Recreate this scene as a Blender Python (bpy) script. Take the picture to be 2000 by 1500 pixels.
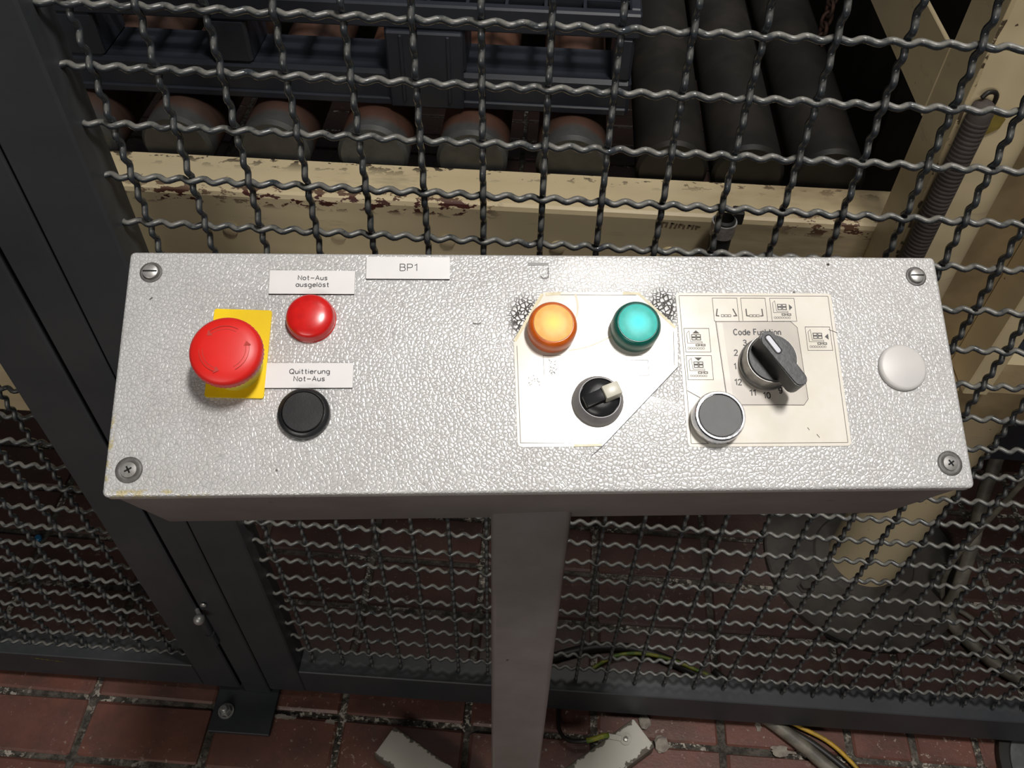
import bpy, bmesh, math, random
from mathutils import Vector, Matrix

for o in list(bpy.data.objects): bpy.data.objects.remove(o)
random.seed(11)
PI = math.pi
SC = bpy.context.scene
COL = SC.collection

# ------------------------------------------------------------------ camera, world, lights, exposure
R = ((0.99779, 0.06424, 0.01702), (0.05972, -0.75453, -0.65354), (-0.02914, 0.65311, -0.75670))
cam_d = bpy.data.cameras.new('camera'); cam = bpy.data.objects.new('camera', cam_d); COL.objects.link(cam)
cm = Matrix((( R[0][0], -R[1][0], -R[2][0], 0.31939), (R[0][1], -R[1][1], -R[2][1], -0.53797),
             ( R[0][2], -R[1][2], -R[2][2], 1.41070), (0, 0, 0, 1)))
cam.matrix_world = cm
cam_d.sensor_width = 36; cam_d.lens = 1700 / 2000 * 36; cam_d.clip_start = 0.02
SC.camera = cam

w = bpy.data.worlds.new('hall'); SC.world = w; w.use_nodes = True
w.node_tree.nodes['Background'].inputs[0].default_value = (0.62, 0.66, 0.70, 1)
w.node_tree.nodes['Background'].inputs[1].default_value = 0.05

def area(name, loc, sx, sy, power, color, aim=None):
    d = bpy.data.lights.new(name, 'AREA'); d.shape = 'RECTANGLE'; d.size = sx; d.size_y = sy
    d.energy = power; d.color = color
    o = bpy.data.objects.new(name, d); COL.objects.link(o); o.location = loc
    if aim is not None:
        o.rotation_euler = (Vector(aim) - Vector(loc)).to_track_quat('-Z', 'Y').to_euler()
    return o
# work lamp hanging over the aisle and a weaker one behind the fence
area('lamp_over_aisle', (0.745, -0.42, 2.8), 0.16, 0.36, 36, (1.0, 0.965, 0.93))
area('added_front_fill', (-0.5, -2.9, 2.0), 1.8, 0.5, 25, (1.0, 0.95, 0.88), (0.3, 0.1, 0.85))  # added fill with no real source, brightens the cream beam face
area('lamp_behind_machine', (0.66, 0.42, 2.9), 0.35, 0.35, 11, (1.0, 0.965, 0.92))

SC.view_settings.view_transform = 'Standard'; SC.view_settings.look = 'None'
SC.view_settings.exposure = 0.0; SC.view_settings.gamma = 1.0; SC.view_settings.use_curve_mapping = False

# ------------------------------------------------------------------ materials
class NT:
    def __init__(s, name):
        s.m = bpy.data.materials.new(name); s.m.use_nodes = True
        s.t = s.m.node_tree; s.b = s.t.nodes['Principled BSDF']
        s.tc = s.t.nodes.new('ShaderNodeTexCoord')
    def n(s, kind, **kw):
        x = s.t.nodes.new('ShaderNode' + kind)
        for k, v in kw.items(): setattr(x, k, v)
        return x
    def l(s, a, b): s.t.links.new(a, b)
    def noise(s, scale, detail=3, rough=0.5, vec=None, stretch=None):
        x = s.n('TexNoise'); x.inputs['Scale'].default_value = scale; x.inputs['Detail'].default_value = detail
        x.inputs['Roughness'].default_value = rough
        src = vec or s.tc.outputs['Object']
        if stretch:
            mp = s.n('Mapping'); mp.inputs['Scale'].default_value = stretch; s.l(src, mp.inputs[0]); src = mp.outputs[0]
        s.l(src, x.inputs['Vector']); return x.outputs['Fac']
    def ramp(s, fac, a, b, ca=(0, 0, 0, 1), cb=(1, 1, 1, 1)):
        r = s.n('ValToRGB'); e = r.color_ramp.elements
        e[0].position = a; e[0].color = ca; e[1].position = b; e[1].color = cb
        s.l(fac, r.inputs[0]); return r.outputs[0]
    def mix(s, fac, a, b):
        x = s.n('Mix', data_type='RGBA')
        for i, v in ((0, fac), (6, a), (7, b)):
            if isinstance(v, (int, float)): x.inputs[i].default_value = v
            elif isinstance(v, tuple): x.inputs[i].default_value = v if len(v) == 4 else (*v, 1)
            else: s.l(v, x.inputs[i])
        return x.outputs[2]
    def math(s, op, a, b=0.0, clamp=False):
        x = s.n('Math', operation=op, use_clamp=clamp)
        for i, v in enumerate((a, b)):
            if isinstance(v, (int, float)): x.inputs[i].default_value = v
            else: s.l(v, x.inputs[i])
        return x.outputs[0]
    def xyz(s):
        x = s.n('SeparateXYZ'); s.l(s.tc.outputs['Object'], x.inputs[0]); return x.outputs
    def band(s, v, c, hw, soft):            # 1 inside |v-c|<hw, falling to 0 over soft
        d = s.math('ABSOLUTE', s.math('SUBTRACT', v, c))
        r = s.n('MapRange'); s.l(d, r.inputs[0]); r.inputs[1].default_value = hw; r.inputs[2].default_value = hw + soft
        r.inputs[3].default_value = 1; r.inputs[4].default_value = 0; return r.outputs[0]
    def bump(s, h, strength, dist):
        x = s.n('Bump'); x.inputs['Strength'].default_value = strength; x.inputs['Distance'].default_value = dist
        s.l(h, x.inputs['Height']); s.l(x.outputs[0], s.b.inputs['Normal'])
    def set(s, color=None, rough=None, metal=None, **kw):
        for k, v in (('Base Color', color), ('Roughness', rough), ('Metallic', metal), *kw.items()):
            if v is None: continue
            i = s.b.inputs[k]
            if isinstance(v, tuple): i.default_value = v if len(v) == 4 else (*v, 1)
            elif isinstance(v, (int, float)): i.default_value = v
            else: s.l(v, i)
        return s.m

def plain(name, c, rough=0.5, metal=0.0, c2=None, scale=30, bump=0.0, bscale=200, bdist=0.0005, **kw):
    n = NT(name)
    col = c
    if c2: col = n.mix(n.ramp(n.noise(scale, 4, 0.6), 0.4, 0.62), c, c2)
    if bump: n.bump(n.noise(bscale, 3), bump, bdist)
    return n.set(col, rough, metal, **kw)

def m_hammer():
    n = NT('hammered_silver_paint')
    wob = n.n('TexNoise'); wob.inputs['Scale'].default_value = 260; wob.inputs['Detail'].default_value = 1
    n.l(n.tc.outputs['Object'], wob.inputs['Vector'])
    off = n.n('VectorMath', operation='SCALE'); n.l(wob.outputs['Color'], off.inputs[0]); off.inputs['Scale'].default_value = 0.0024
    add = n.n('VectorMath', operation='ADD'); n.l(n.tc.outputs['Object'], add.inputs[0]); n.l(off.outputs[0], add.inputs[1])
    v = n.n('TexVoronoi', feature='DISTANCE_TO_EDGE'); v.inputs['Scale'].default_value = 430
    n.l(add.outputs[0], v.inputs['Vector'])
    f1 = n.n('TexVoronoi', feature='SMOOTH_F1'); f1.inputs['Scale'].default_value = 430; f1.inputs['Smoothness'].default_value = 0.2
    n.l(add.outputs[0], f1.inputs['Vector'])
    big = n.noise(28, 3)
    edge = n.ramp(v.outputs['Distance'], 0.0, 0.30)
    dome = n.math('MULTIPLY', n.math('POWER', edge, 0.6), n.ramp(f1.outputs['Distance'], 0.0, 0.9, (1, 1, 1, 1), (0.55, 0.55, 0.55, 1)))
    pit = n.ramp(v.outputs['Distance'], 0.01, 0.09, (1, 1, 1, 1), (0, 0, 0, 1))
    base = n.mix(n.ramp(big, 0.3, 0.7), (0.57, 0.56, 0.545), (0.64, 0.635, 0.625))
    col = n.mix(n.math('MULTIPLY', pit, 0.45), base, (0.24, 0.23, 0.225))
    x, y, z = n.xyz()
    # glue and grime left in the pits beside the cut sticker corners
    def spot(cx, cy, rx, ry):
        dx = n.math('DIVIDE', n.math('SUBTRACT', x, cx), rx); dy = n.math('DIVIDE', n.math('SUBTRACT', y, cy), ry)
        d = n.math('ADD', n.math('MULTIPLY', dx, dx), n.math('MULTIPLY', dy, dy))
        r = n.n('MapRange'); n.l(d, r.inputs[0]); r.inputs[1].default_value = 0.35; r.inputs[2].default_value = 1.0
        r.inputs[3].default_value = 1; r.inputs[4].default_value = 0; return r.outputs[0]
    g = n.math('ADD', spot(-0.012, 0.031, 0.012, 0.016), spot(0.070, 0.038, 0.010, 0.014), clamp=True)
    col = n.mix(n.math('MULTIPLY', g, n.ramp(v.outputs['Distance'], 0.10, 0.20, (1, 1, 1, 1), (0, 0, 0, 1))), col, (0.035, 0.03, 0.025))
    # chipped, yellowed primer at the front corners
    ch = n.math('MULTIPLY', n.math('ADD', spot(-0.222, -0.071, 0.040, 0.0035), spot(-0.240, -0.05, 0.002, 0.03), clamp=True),
                n.ramp(n.noise(140, 4, 0.7), 0.50, 0.56))
    col = n.mix(ch, col, (0.55, 0.48, 0.28))
    sp = n.ramp(n.noise(95, 1), 0.80, 0.82)
    col = n.mix(sp, col, (0.05, 0.045, 0.04))
    n.bump(dome, 0.52, 0.0005)
    return n.set(col, 0.37, 0.22, **{'Coat Weight': 0.7, 'Coat Roughness': 0.16})
M = {}
M['hammer'] = m_hammer()
def m_side():
    n = NT('shaded_grey_pedestal_paint')  # silver housing's shade put into this darker grey, shared by the post
    n.bump(n.noise(520, 2), 0.25, 0.0004)
    c = n.mix(n.ramp(n.noise(16, 4, 0.65), 0.35, 0.7), (0.185, 0.165, 0.155), (0.235, 0.215, 0.208))
    c = n.mix(n.ramp(n.noise(55, 3, 0.6), 0.74, 0.76), c, (0.07, 0.06, 0.055))
    return n.set(c, 0.42, 0.25)
M['side'] = m_side()
def m_fence():
    n = NT('anthracite_fence_paint')
    c = n.mix(n.ramp(n.noise(9, 4, 0.6), 0.35, 0.75), (0.031, 0.034, 0.039), (0.046, 0.048, 0.051))
    c = n.mix(n.ramp(n.noise(60, 4, 0.7, stretch=(1, 1, 5)), 0.76, 0.79), c, (0.16, 0.155, 0.15))
    n.bump(n.noise(700, 2), 0.12, 0.0003)
    return n.set(c, 0.50, 0.0)
M['fence'] = m_fence()
def m_wire():
    n = NT('dusty_anthracite_wire')
    geo = n.n('NewGeometry'); s = n.n('SeparateXYZ'); n.l(geo.outputs['Normal'], s.inputs[0])
    up = n.ramp(s.outputs[2], 0.12, 0.72)                     # dust settles on what faces up
    patch = n.ramp(n.noise(75, 3, 0.6), 0.30, 0.50)
    dust = n.math('MULTIPLY', n.math('MULTIPLY', up, patch), 0.8)
    c = n.mix(dust, (0.030, 0.036, 0.042), (0.165, 0.158, 0.138))
    return n.set(c, n.mix(dust, (0.20,) * 3, (0.5,) * 3), 0.1)
M['wire'] = m_wire()
def m_cream(name, edge_z=None, dirt=0.5, axis_fold=None):
    n = NT(name)
    c = n.mix(n.ramp(n.noise(7, 4, 0.55), 0.35, 0.72), (0.80, 0.665, 0.42), (0.72, 0.585, 0.35))
    x, y, z = n.xyz()
    blot = n.noise(95, 4, 0.6, stretch=(0.62, 1.0, 1.4))
    if edge_z is not None:                                     # paint chipped along the fold of the flange
        fold = n.math('MULTIPLY', n.band(z, edge_z - 0.007, 0.006, 0.007), n.band(y, 0.20, 0.012, 0.006))
        sel = n.ramp(n.noise(5.5, 1), 0.44, 0.54)
        chip = n.math('MULTIPLY', n.math('MULTIPLY', fold, sel), n.ramp(blot, 0.53, 0.54))
        c = n.mix(chip, c, (0.085, 0.022, 0.016))
        back = n.math('MULTIPLY', n.band(y, 0.262, 0.002, 0.020), n.ramp(blot, 0.56, 0.58))
        c = n.mix(back, c, (0.06, 0.045, 0.03))
        # grease spreading from the machine's right end
        gr = n.n('MapRange'); n.l(x, gr.inputs[0]); gr.inputs[1].default_value = 0.36; gr.inputs[2].default_value = 0.66
        c = n.mix(n.math('MULTIPLY', gr.outputs[0], n.ramp(n.noise(11, 4, 0.6, stretch=(0.5, 1, 2.5)), 0.30, 0.62)), c, (0.20, 0.14, 0.075))
    c = n.mix(n.math('MULTIPLY', n.ramp(n.noise(85, 2, 0.5), 0.755, 0.77), 0.9), c, (0.06, 0.02, 0.015))
    c = n.mix(n.math('MULTIPLY', n.ramp(n.noise(20, 4, 0.7, stretch=(0.4, 1, 3)), 0.60, 0.75), dirt), c, (0.22, 0.17, 0.10))
    n.bump(n.noise(60, 3), 0.08, 0.001)
    return n.set(c, 0.42, 0.0)
M['beam'] = m_cream('chipped_cream_paint', 0.84)
M['cream'] = m_cream('cream_paint', None, 0.35)
M['cream_shaded'] = plain('shaded_cream_paint', (0.36, 0.27, 0.145), 0.5, 0, (0.22, 0.16, 0.085), 9)  # darker copy of the cream: recess shade put into the colour
def m_scuffed():
    n = NT('scuffed_cream_edge')
    c = n.mix(n.ramp(n.noise(70, 5, 0.7), 0.50, 0.54), (0.66, 0.53, 0.31), (0.10, 0.07, 0.04))
    return n.set(c, 0.5)
M['scuff'] = m_scuffed()
def m_brick():
    n = NT('red_clinker_brick')
    oi = n.n('ObjectInfo')
    vec = n.n('VectorMath', operation='ADD'); geo = n.n('NewGeometry'); n.l(geo.outputs['Position'], vec.inputs[0])
    vec.inputs[1].default_value = (3, 5, 1)
    P = vec.outputs[0]
    c = n.mix(n.ramp(n.noise(6, 4, 0.6, P), 0.3, 0.7), (0.215, 0.082, 0.056), (0.115, 0.052, 0.040))
    c = n.mix(n.math('MULTIPLY', oi.outputs['Random'], 0.5), c, (0.15, 0.068, 0.052))
    c = n.mix(n.math('MULTIPLY', n.ramp(n.noise(17, 5, 0.7, P), 0.42, 0.70), 0.7), c, (0.075, 0.045, 0.035))
    c = n.mix(n.math('MULTIPLY', n.ramp(n.noise(110, 4, 0.7, P), 0.60, 0.66), n.ramp(n.noise(7, 2, 0.5, P), 0.42, 0.58)), c, (0.42, 0.33, 0.27))
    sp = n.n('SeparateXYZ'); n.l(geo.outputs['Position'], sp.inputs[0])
    darkened = n.n('MapRange'); n.l(n.math('ADD', sp.outputs[1], n.math('MULTIPLY', n.math('SUBTRACT', n.noise(12, 3, 0.6, P), 0.5), 0.12)), darkened.inputs[0])
    darkened.inputs[1].default_value = -0.02; darkened.inputs[2].default_value = 0.05
    c = n.mix(n.math('MULTIPLY', darkened.outputs[0], 0.62), c, (0.030, 0.022, 0.019))     # shade inside the fence put into the colour, with some dusty grime
    n.bump(n.noise(150, 4, 0.7, P), 0.35, 0.0015)
    return n.set(c, n.mix(n.ramp(n.noise(13, 3, 0.5, P), 0.4, 0.7), (0.42,) * 3, (0.62,) * 3), 0.0)
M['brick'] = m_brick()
def m_mortar():
    n = NT('crumbling_mortar')
    c = n.mix(n.ramp(n.noise(60, 5, 0.7), 0.42, 0.60), (0.035, 0.030, 0.024), (0.12, 0.105, 0.085))
    c = n.mix(n.math('MULTIPLY', n.ramp(n.noise(130, 3, 0.6), 0.52, 0.60), n.ramp(n.noise(7, 2), 0.46, 0.58)), c, (0.55, 0.50, 0.42))
    n.bump(n.noise(170, 4, 0.7), 0.8, 0.004)
    return n.set(c, 0.9)
M['mortar'] = m_mortar()
def m_roller():
    n = NT('worn_rusty_roller')
    x, y, z = n.xyz()
    wob = n.math('ADD', y, n.math('MULTIPLY', n.math('SUBTRACT', n.noise(14, 2), 0.5), 0.03))
    r = n.n('MapRange'); n.l(wob, r.inputs[0]); r.inputs[1].default_value = 0.016; r.inputs[2].default_value = 0.026
    rust = n.mix(n.ramp(n.noise(22, 5, 0.65), 0.35, 0.7), (0.17, 0.075, 0.045), (0.085, 0.045, 0.033))
    grey = n.mix(n.ramp(n.noise(45, 4, 0.6), 0.4, 0.65), (0.105, 0.108, 0.105), (0.07, 0.073, 0.07))
    c = n.mix(r.outputs[0], grey, rust)
    oi = n.n('ObjectInfo'); c = n.mix(n.math('MULTIPLY', oi.outputs['Random'], 0.45), c, (0.055, 0.05, 0.045))
    n.bump(n.noise(120, 3), 0.15, 0.001)
    return n.set(c, 0.5, 0.25)
M['roller'] = m_roller()
def m_dark_roller():
    n = NT('black_roller')  # near-black tone for the rollers at the right end
    c = n.mix(n.ramp(n.noise(18, 4, 0.6), 0.4, 0.7), (0.016, 0.016, 0.014), (0.034, 0.028, 0.024))
    return n.set(c, 0.5, 0.2)
M['roller_dark'] = m_dark_roller()
M['pallet'] = plain('dark_blue_grey_plastic', (0.020, 0.023, 0.032), 0.42, 0, (0.030, 0.034, 0.045), 12, 0.1, 300)
M['black'] = plain('black_plastic', (0.012, 0.012, 0.013), 0.32, 0, (0.02, 0.02, 0.021), 60, 0.06, 900)
M['black_worn'] = plain('worn_black_plastic', (0.010, 0.010, 0.011), 0.45, 0, (0.026, 0.025, 0.025), 140, 0.25, 500, 0.0004)
M['hole'] = plain('dark_recess', (0.004, 0.004, 0.004), 0.9)
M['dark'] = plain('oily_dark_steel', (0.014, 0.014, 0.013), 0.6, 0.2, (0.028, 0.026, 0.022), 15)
M['charcoal'] = plain('charcoal_cap', (0.065, 0.065, 0.065), 0.5, 0, (0.055, 0.055, 0.055), 90)
M['bezel'] = plain('grey_plastic_bezel', (0.17, 0.16, 0.165), 0.4, 0, (0.20, 0.19, 0.195), 60)
M['steel'] = plain('zinc_steel', (0.52, 0.51, 0.49), 0.42, 0.65, (0.36, 0.35, 0.33), 150)
M['chrome'] = plain('scratched_chrome', (0.72, 0.72, 0.74), 0.16, 1.0, (0.55, 0.55, 0.57), 180, 0.1, 400)
M['ring'] = plain('brushed_steel_ring', (0.33, 0.32, 0.30), 0.32, 0.75, (0.22, 0.21, 0.20), 90)
M['rim_ring'] = plain('dull_washer', (0.13, 0.125, 0.12), 0.55, 0.3, (0.09, 0.085, 0.08), 200)
M['screw_dull'] = plain('dull_screw', (0.27, 0.26, 0.25), 0.5, 0.3, (0.20, 0.195, 0.18), 200)
M['red'] = plain('red_plastic', (0.70, 0.016, 0.012), 0.42, 0, (0.62, 0.015, 0.011), 25)
M['red_dark'] = plain('engraved_red', (0.42, 0.028, 0.018), 0.5)
M['yellow'] = plain('yellow_legend_plate', (0.86, 0.60, 0.005), 0.36, 0, (0.80, 0.55, 0.006), 30)
M['yellow_clear'] = plain('yellowed_clear_collar', (0.72, 0.60, 0.06), 0.2, 0)
M['white'] = plain('white_engraving_laminate', (0.72, 0.70, 0.69), 0.36, 0, (0.68, 0.665, 0.65), 20)
M['laminate_core'] = plain('black_laminate_core', (0.02, 0.018, 0.03), 0.5)
M['print'] = plain('dark_print', (0.055, 0.053, 0.058), 0.55)
M['print_black'] = plain('black_print', (0.018, 0.017, 0.017), 0.5)
M['line'] = plain('brown_print_line', (0.075, 0.065, 0.055), 0.6)
M['cap_white'] = plain('light_grey_plug', (0.54, 0.525, 0.505), 0.42, 0, (0.51, 0.495, 0.48), 40)
M['marker'] = plain('white_pointer_inlay', (0.50, 0.50, 0.55), 0.4)
M['marker_cream'] = plain('cream_pointer', (0.52, 0.50, 0.41), 0.35)
def m_sticker():
    n = NT('yellowed_white_sticker')
    x, y, z = n.xyz()
    c = n.mix(n.ramp(n.noise(45, 4, 0.6), 0.40, 0.70), (0.74, 0.70, 0.63), (0.69, 0.64, 0.54))
    return n.set(c, 0.17, 0.0)
M['sticker'] = m_sticker()
def m_film():
    n = NT('aged_clear_film')
    c = n.mix(n.ramp(n.noise(60, 4, 0.6), 0.35, 0.7), (0.52, 0.475, 0.42), (0.57, 0.53, 0.47))
    return n.set(c, 0.22, 0.0)
M['film'] = m_film()
M['tape_edge'] = plain('yellowed_sticker_edge', (0.50, 0.43, 0.24), 0.4, 0, (0.60, 0.54, 0.34), 200)
M['crease'] = plain('sticker_crease', (0.58, 0.50, 0.34), 0.4, 0, (0.66, 0.60, 0.45), 250)
def m_lens(name, c, c2, rough=0.3, glow=None, es=0.0, coat=0.3):
    n = NT(name)
    col = n.mix(n.ramp(n.noise(170, 4, 0.6), 0.38, 0.68), c, c2)
    kw = {'Coat Weight': coat, 'Coat Roughness': 0.2}
    if glow:                                    # the bulb behind the diffuser
        x, y, z = n.xyz()
        x = n.math('SUBTRACT', x, 0.0); r = n.math('SQRT', n.math('ADD', n.math('MULTIPLY', x, x), n.math('MULTIPLY', y, y)))
        core = n.ramp(n.math('MULTIPLY', r, 100), 0.10, 0.80, (1, 1, 1, 1), (0, 0, 0, 1))
        col = n.mix(core, col, glow); kw.update({'Emission Color': glow, 'Emission Strength': n.math('MULTIPLY', core, es)})
    return n.set(col, rough, 0.0, **kw)
M['lens_red'] = m_lens('red_lens', (0.62, 0.012, 0.010), (0.50, 0.010, 0.009))
M['lens_amber'] = m_lens('amber_lens_side', (0.62, 0.12, 0.006), (0.50, 0.085, 0.005))
M['lens_amber_top'] = m_lens('amber_lens_face', (0.85, 0.42, 0.10), (0.90, 0.52, 0.16), 0.5, (0.90, 0.55, 0.08), 0.22, 0)
M['lens_green'] = m_lens('green_lens_side', (0.004, 0.085, 0.065), (0.005, 0.11, 0.085))
M['lens_green_top'] = m_lens('green_lens_face', (0.045, 0.46, 0.40), (0.07, 0.56, 0.50), 0.5, (0.0, 0.62, 0.62), 0.35, 0)
def m_pf():
    n = NT('flaking_white_paint')
    x, y, z = n.xyz()
    wear = n.math('ADD', n.math('MULTIPLY', n.math('ABSOLUTE', y), 22.0), n.math('MULTIPLY', n.noise(42, 5, 0.7), 0.75))
    side = n.math('MULTIPLY', n.ramp(z, 0.021, 0.026, (1, 1, 1, 1), (0, 0, 0, 1)), 0.16)
    bare = n.ramp(n.math('ADD', wear, side), 0.84, 0.87)
    c = n.mix(bare, n.mix(n.noise(9, 3), (0.62, 0.59, 0.52), (0.47, 0.45, 0.39)), n.mix(n.noise(60, 3), (0.07, 0.06, 0.045), (0.16, 0.14, 0.11)))
    n.bump(n.noise(60, 4), 0.3, 0.001)
    return n.set(c, 0.6)
M['paintfoot'] = m_pf()
M['corr'] = plain('dusty_grey_conduit', (0.105, 0.086, 0.075), 0.75, 0, (0.08, 0.066, 0.058), 40)
M['cable_grey'] = plain('dirty_grey_cable', (0.20, 0.18, 0.14), 0.55, 0, (0.11, 0.10, 0.08), 40)
M['cable_black'] = plain('black_rubber_cable', (0.02, 0.018, 0.015), 0.5)
M['cable_yellow'] = plain('yellow_earth_wire', (0.55, 0.32, 0.02), 0.5, 0, (0.30, 0.20, 0.03), 50)
M['cable_yg'] = plain('yellow_green_earth_wire', (0.30, 0.28, 0.03), 0.5, 0, (0.08, 0.16, 0.02), 60)
M['lug'] = plain('tinned_lug', (0.35, 0.34, 0.30), 0.4, 0.8)
M['base_dark'] = plain('dusty_dark_base', (0.085, 0.075, 0.065), 0.75, 0, (0.055, 0.048, 0.042), 20, 0.2, 200)
M['grey_disc'] = plain('dusty_grey_rubber', (0.12, 0.125, 0.125), 0.7, 0, (0.08, 0.085, 0.085), 30, 0.2, 150)
M['ochre'] = plain('ochre_tape', (0.33, 0.25, 0.05), 0.5, 0, (0.22, 0.16, 0.04), 60)
M['rust'] = plain('rusty_chain', (0.10, 0.045, 0.03), 0.7, 0.2, (0.045, 0.028, 0.022), 80)
M['blue'] = plain('blue_plastic', (0.02, 0.16, 0.35), 0.4)
M['cement'] = plain('cement_crumb', (0.33, 0.29, 0.24), 0.9, 0, (0.22, 0.19, 0.16), 90)

# ------------------------------------------------------------------ helpers
def link(name, bm_or_me, mat, parent=None, mats=None, smooth=False, mw=None):
    if isinstance(bm_or_me, bmesh.types.BMesh):
        me = bpy.data.meshes.new(name); bm_or_me.normal_update(); bm_or_me.to_mesh(me); bm_or_me.free()
        for mm in (mats or [mat]): me.materials.append(mm)
        if smooth:
            for p in me.polygons: p.use_smooth = True
            if smooth != 'all': me.set_sharp_from_angle(angle=math.radians(smooth if smooth is not True else 35))
    else: me = bm_or_me
    o = bpy.data.objects.new(name, me); COL.objects.link(o)
    W = mw if mw is not None else Matrix.Identity(4)
    if parent is not None:
        o.parent = parent; o.matrix_basis = world(parent).inverted() @ W
    else: o.matrix_basis = W
    return o
def world(o):
    m = o.matrix_basis.copy()
    return m if o.parent is None else world(o.parent) @ m
def tag(o, label=None, cat=None, group=None, kind=None):
    for k, v in (('label', label), ('category', cat), ('group', group), ('kind', kind)):
        if v: o[k] = v
    return o
def thing(name, loc, label, cat, group=None, kind=None):
    o = bpy.data.objects.new(name, None); COL.objects.link(o); o.location = loc; o.empty_display_size = 0.05
    o.matrix_basis = Matrix.Translation(loc)
    return tag(o, label, cat, group, kind)
def box(x0, x1, y0, y1, z0, z1, bev=0.0, bm=None, seg=1):
    own = bm is None
    b = bmesh.new() if own else bm
    vs = [b.verts.new((x, y, z)) for x in (x0, x1) for y in (y0, y1) for z in (z0, z1)]
    for f in ((0, 1, 3, 2), (4, 6, 7, 5), (0, 4, 5, 1), (2, 3, 7, 6), (0, 2, 6, 4), (1, 5, 7, 3)):
        b.faces.new([vs[i] for i in f])
    if bev:
        es = list({e for v in vs for e in v.link_edges})
        bmesh.ops.bevel(b, geom=es, offset=bev, segments=seg, profile=0.5, affect='EDGES')
    return b
def lathe(prof, n=48, bm=None, matidx=None, center=(0, 0)):
    b = bm or bmesh.new(); rings = []
    cx, cy = center
    for r, z in prof:
        if r < 1e-7: rings.append([b.verts.new((cx, cy, z))])
        else: rings.append([b.verts.new((cx + r * math.cos(2 * PI * i / n), cy + r * math.sin(2 * PI * i / n), z)) for i in range(n)])
    for k in range(len(rings) - 1):
        a, c = rings[k], rings[k + 1]
        for i in range(n):
            j = (i + 1) % n
            if len(a) == 1 and len(c) == 1: continue
            if len(a) == 1: f = b.faces.new((a[0], c[j], c[i]))
            elif len(c) == 1: f = b.faces.new((a[i], a[j], c[0]))
            else: f = b.faces.new((a[i], a[j], c[j], c[i]))
            if matidx: f.material_index = matidx[k]
    bmesh.ops.recalc_face_normals(b, faces=b.faces)
    return b
def tube(pts, r, n=8, bm=None, cap=True, ribs=None):
    b = bm or bmesh.new(); pts = [Vector(p) for p in pts]; rings = []
    up = Vector((0, 0, 1)); prev = None
    for i, p in enumerate(pts):
        t = (pts[min(i + 1, len(pts) - 1)] - pts[max(i - 1, 0)]).normalized()
        if prev is None:
            a = t.orthogonal().normalized()
        else:
            a = (prev - t * prev.dot(t)).normalized()
        prev = a; c = t.cross(a)
        rr = r if not callable(r) else r(i / (len(pts) - 1))
        rings.append([b.verts.new(p + (a * math.cos(2 * PI * k / n) + c * math.sin(2 * PI * k / n)) * rr) for k in range(n)])
    for i in range(len(rings) - 1):
        for k in range(n):
            b.faces.new((rings[i][k], rings[i][(k + 1) % n], rings[i + 1][(k + 1) % n], rings[i + 1][k]))
    if cap:
        b.faces.new(rings[0][::-1]); b.faces.new(rings[-1])
    return b
def spline(pts, sub=8):
    P = [Vector(p) for p in pts]; P = [P[0] * 2 - P[1]] + P + [P[-1] * 2 - P[-2]]; out = []
    for i in range(1, len(P) - 2):
        for s in range(sub):
            t = s / sub; a, b, c, d = P[i - 1], P[i], P[i + 1], P[i + 2]
            out.append(0.5 * ((2 * b) + (c - a) * t + (2 * a - 5 * b + 4 * c - d) * t * t + (3 * b - a - 3 * c + d) * t ** 3))
    out.append(P[-2]); return out
def plate(poly, z0, z1, bm=None, side=None, bev=0.0):
    b = bm or bmesh.new()
    lo = [b.verts.new((x, y, z0)) for x, y in poly]; hi = [b.verts.new((x, y, z1)) for x, y in poly]
    f = b.faces.new(hi); b.faces.new(lo[::-1])
    n = len(poly)
    for i in range(n):
        q = b.faces.new((lo[i], lo[(i + 1) % n], hi[(i + 1) % n], hi[i]))
        if side is not None: q.material_index = side
    return b
def rrect(x0, y0, x1, y1, r, n=5):
    out = []
    for cx, cy, a in ((x1 - r, y1 - r, 0), (x0 + r, y1 - r, 90), (x0 + r, y0 + r, 180), (x1 - r, y0 + r, 270)):
        for k in range(n + 1):
            t = math.radians(a + 90 * k / n); out.append((cx + r * math.cos(t), cy + r * math.sin(t)))
    return out
def ribbon(bm, pts, w, z, closed=False):
    P = [Vector((p[0], p[1])) for p in pts]
    if closed: P = P + [P[0], P[1]]
    n = len(P); L, Rr = [], []
    for i in range(n):
        a = P[max(i - 1, 0)]; b = P[i]; c = P[min(i + 1, n - 1)]
        d1 = (b - a).normalized() if (b - a).length > 1e-9 else (c - b).normalized()
        d2 = (c - b).normalized() if (c - b).length > 1e-9 else d1
        t = (d1 + d2)
        t = t.normalized() if t.length > 1e-6 else d1
        nn = Vector((-t.y, t.x)); k = 1 / max(0.5, abs(nn.dot(Vector((-d1.y, d1.x)))))
        L.append(bm.verts.new((*(b + nn * w / 2 * k), z))); Rr.append(bm.verts.new((*(b - nn * w / 2 * k), z)))
    for i in range(n - 1): bm.faces.new((L[i], Rr[i], Rr[i + 1], L[i + 1]))
def circ(cx, cy, rx, ry, n=14, a0=0, a1=360):
    return [(cx + rx * math.cos(math.radians(a0 + (a1 - a0) * i / n)), cy + ry * math.sin(math.radians(a0 + (a1 - a0) * i / n))) for i in range(n + 1)]
O_ = circ(1.8, 2, 1.8, 2)
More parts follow.
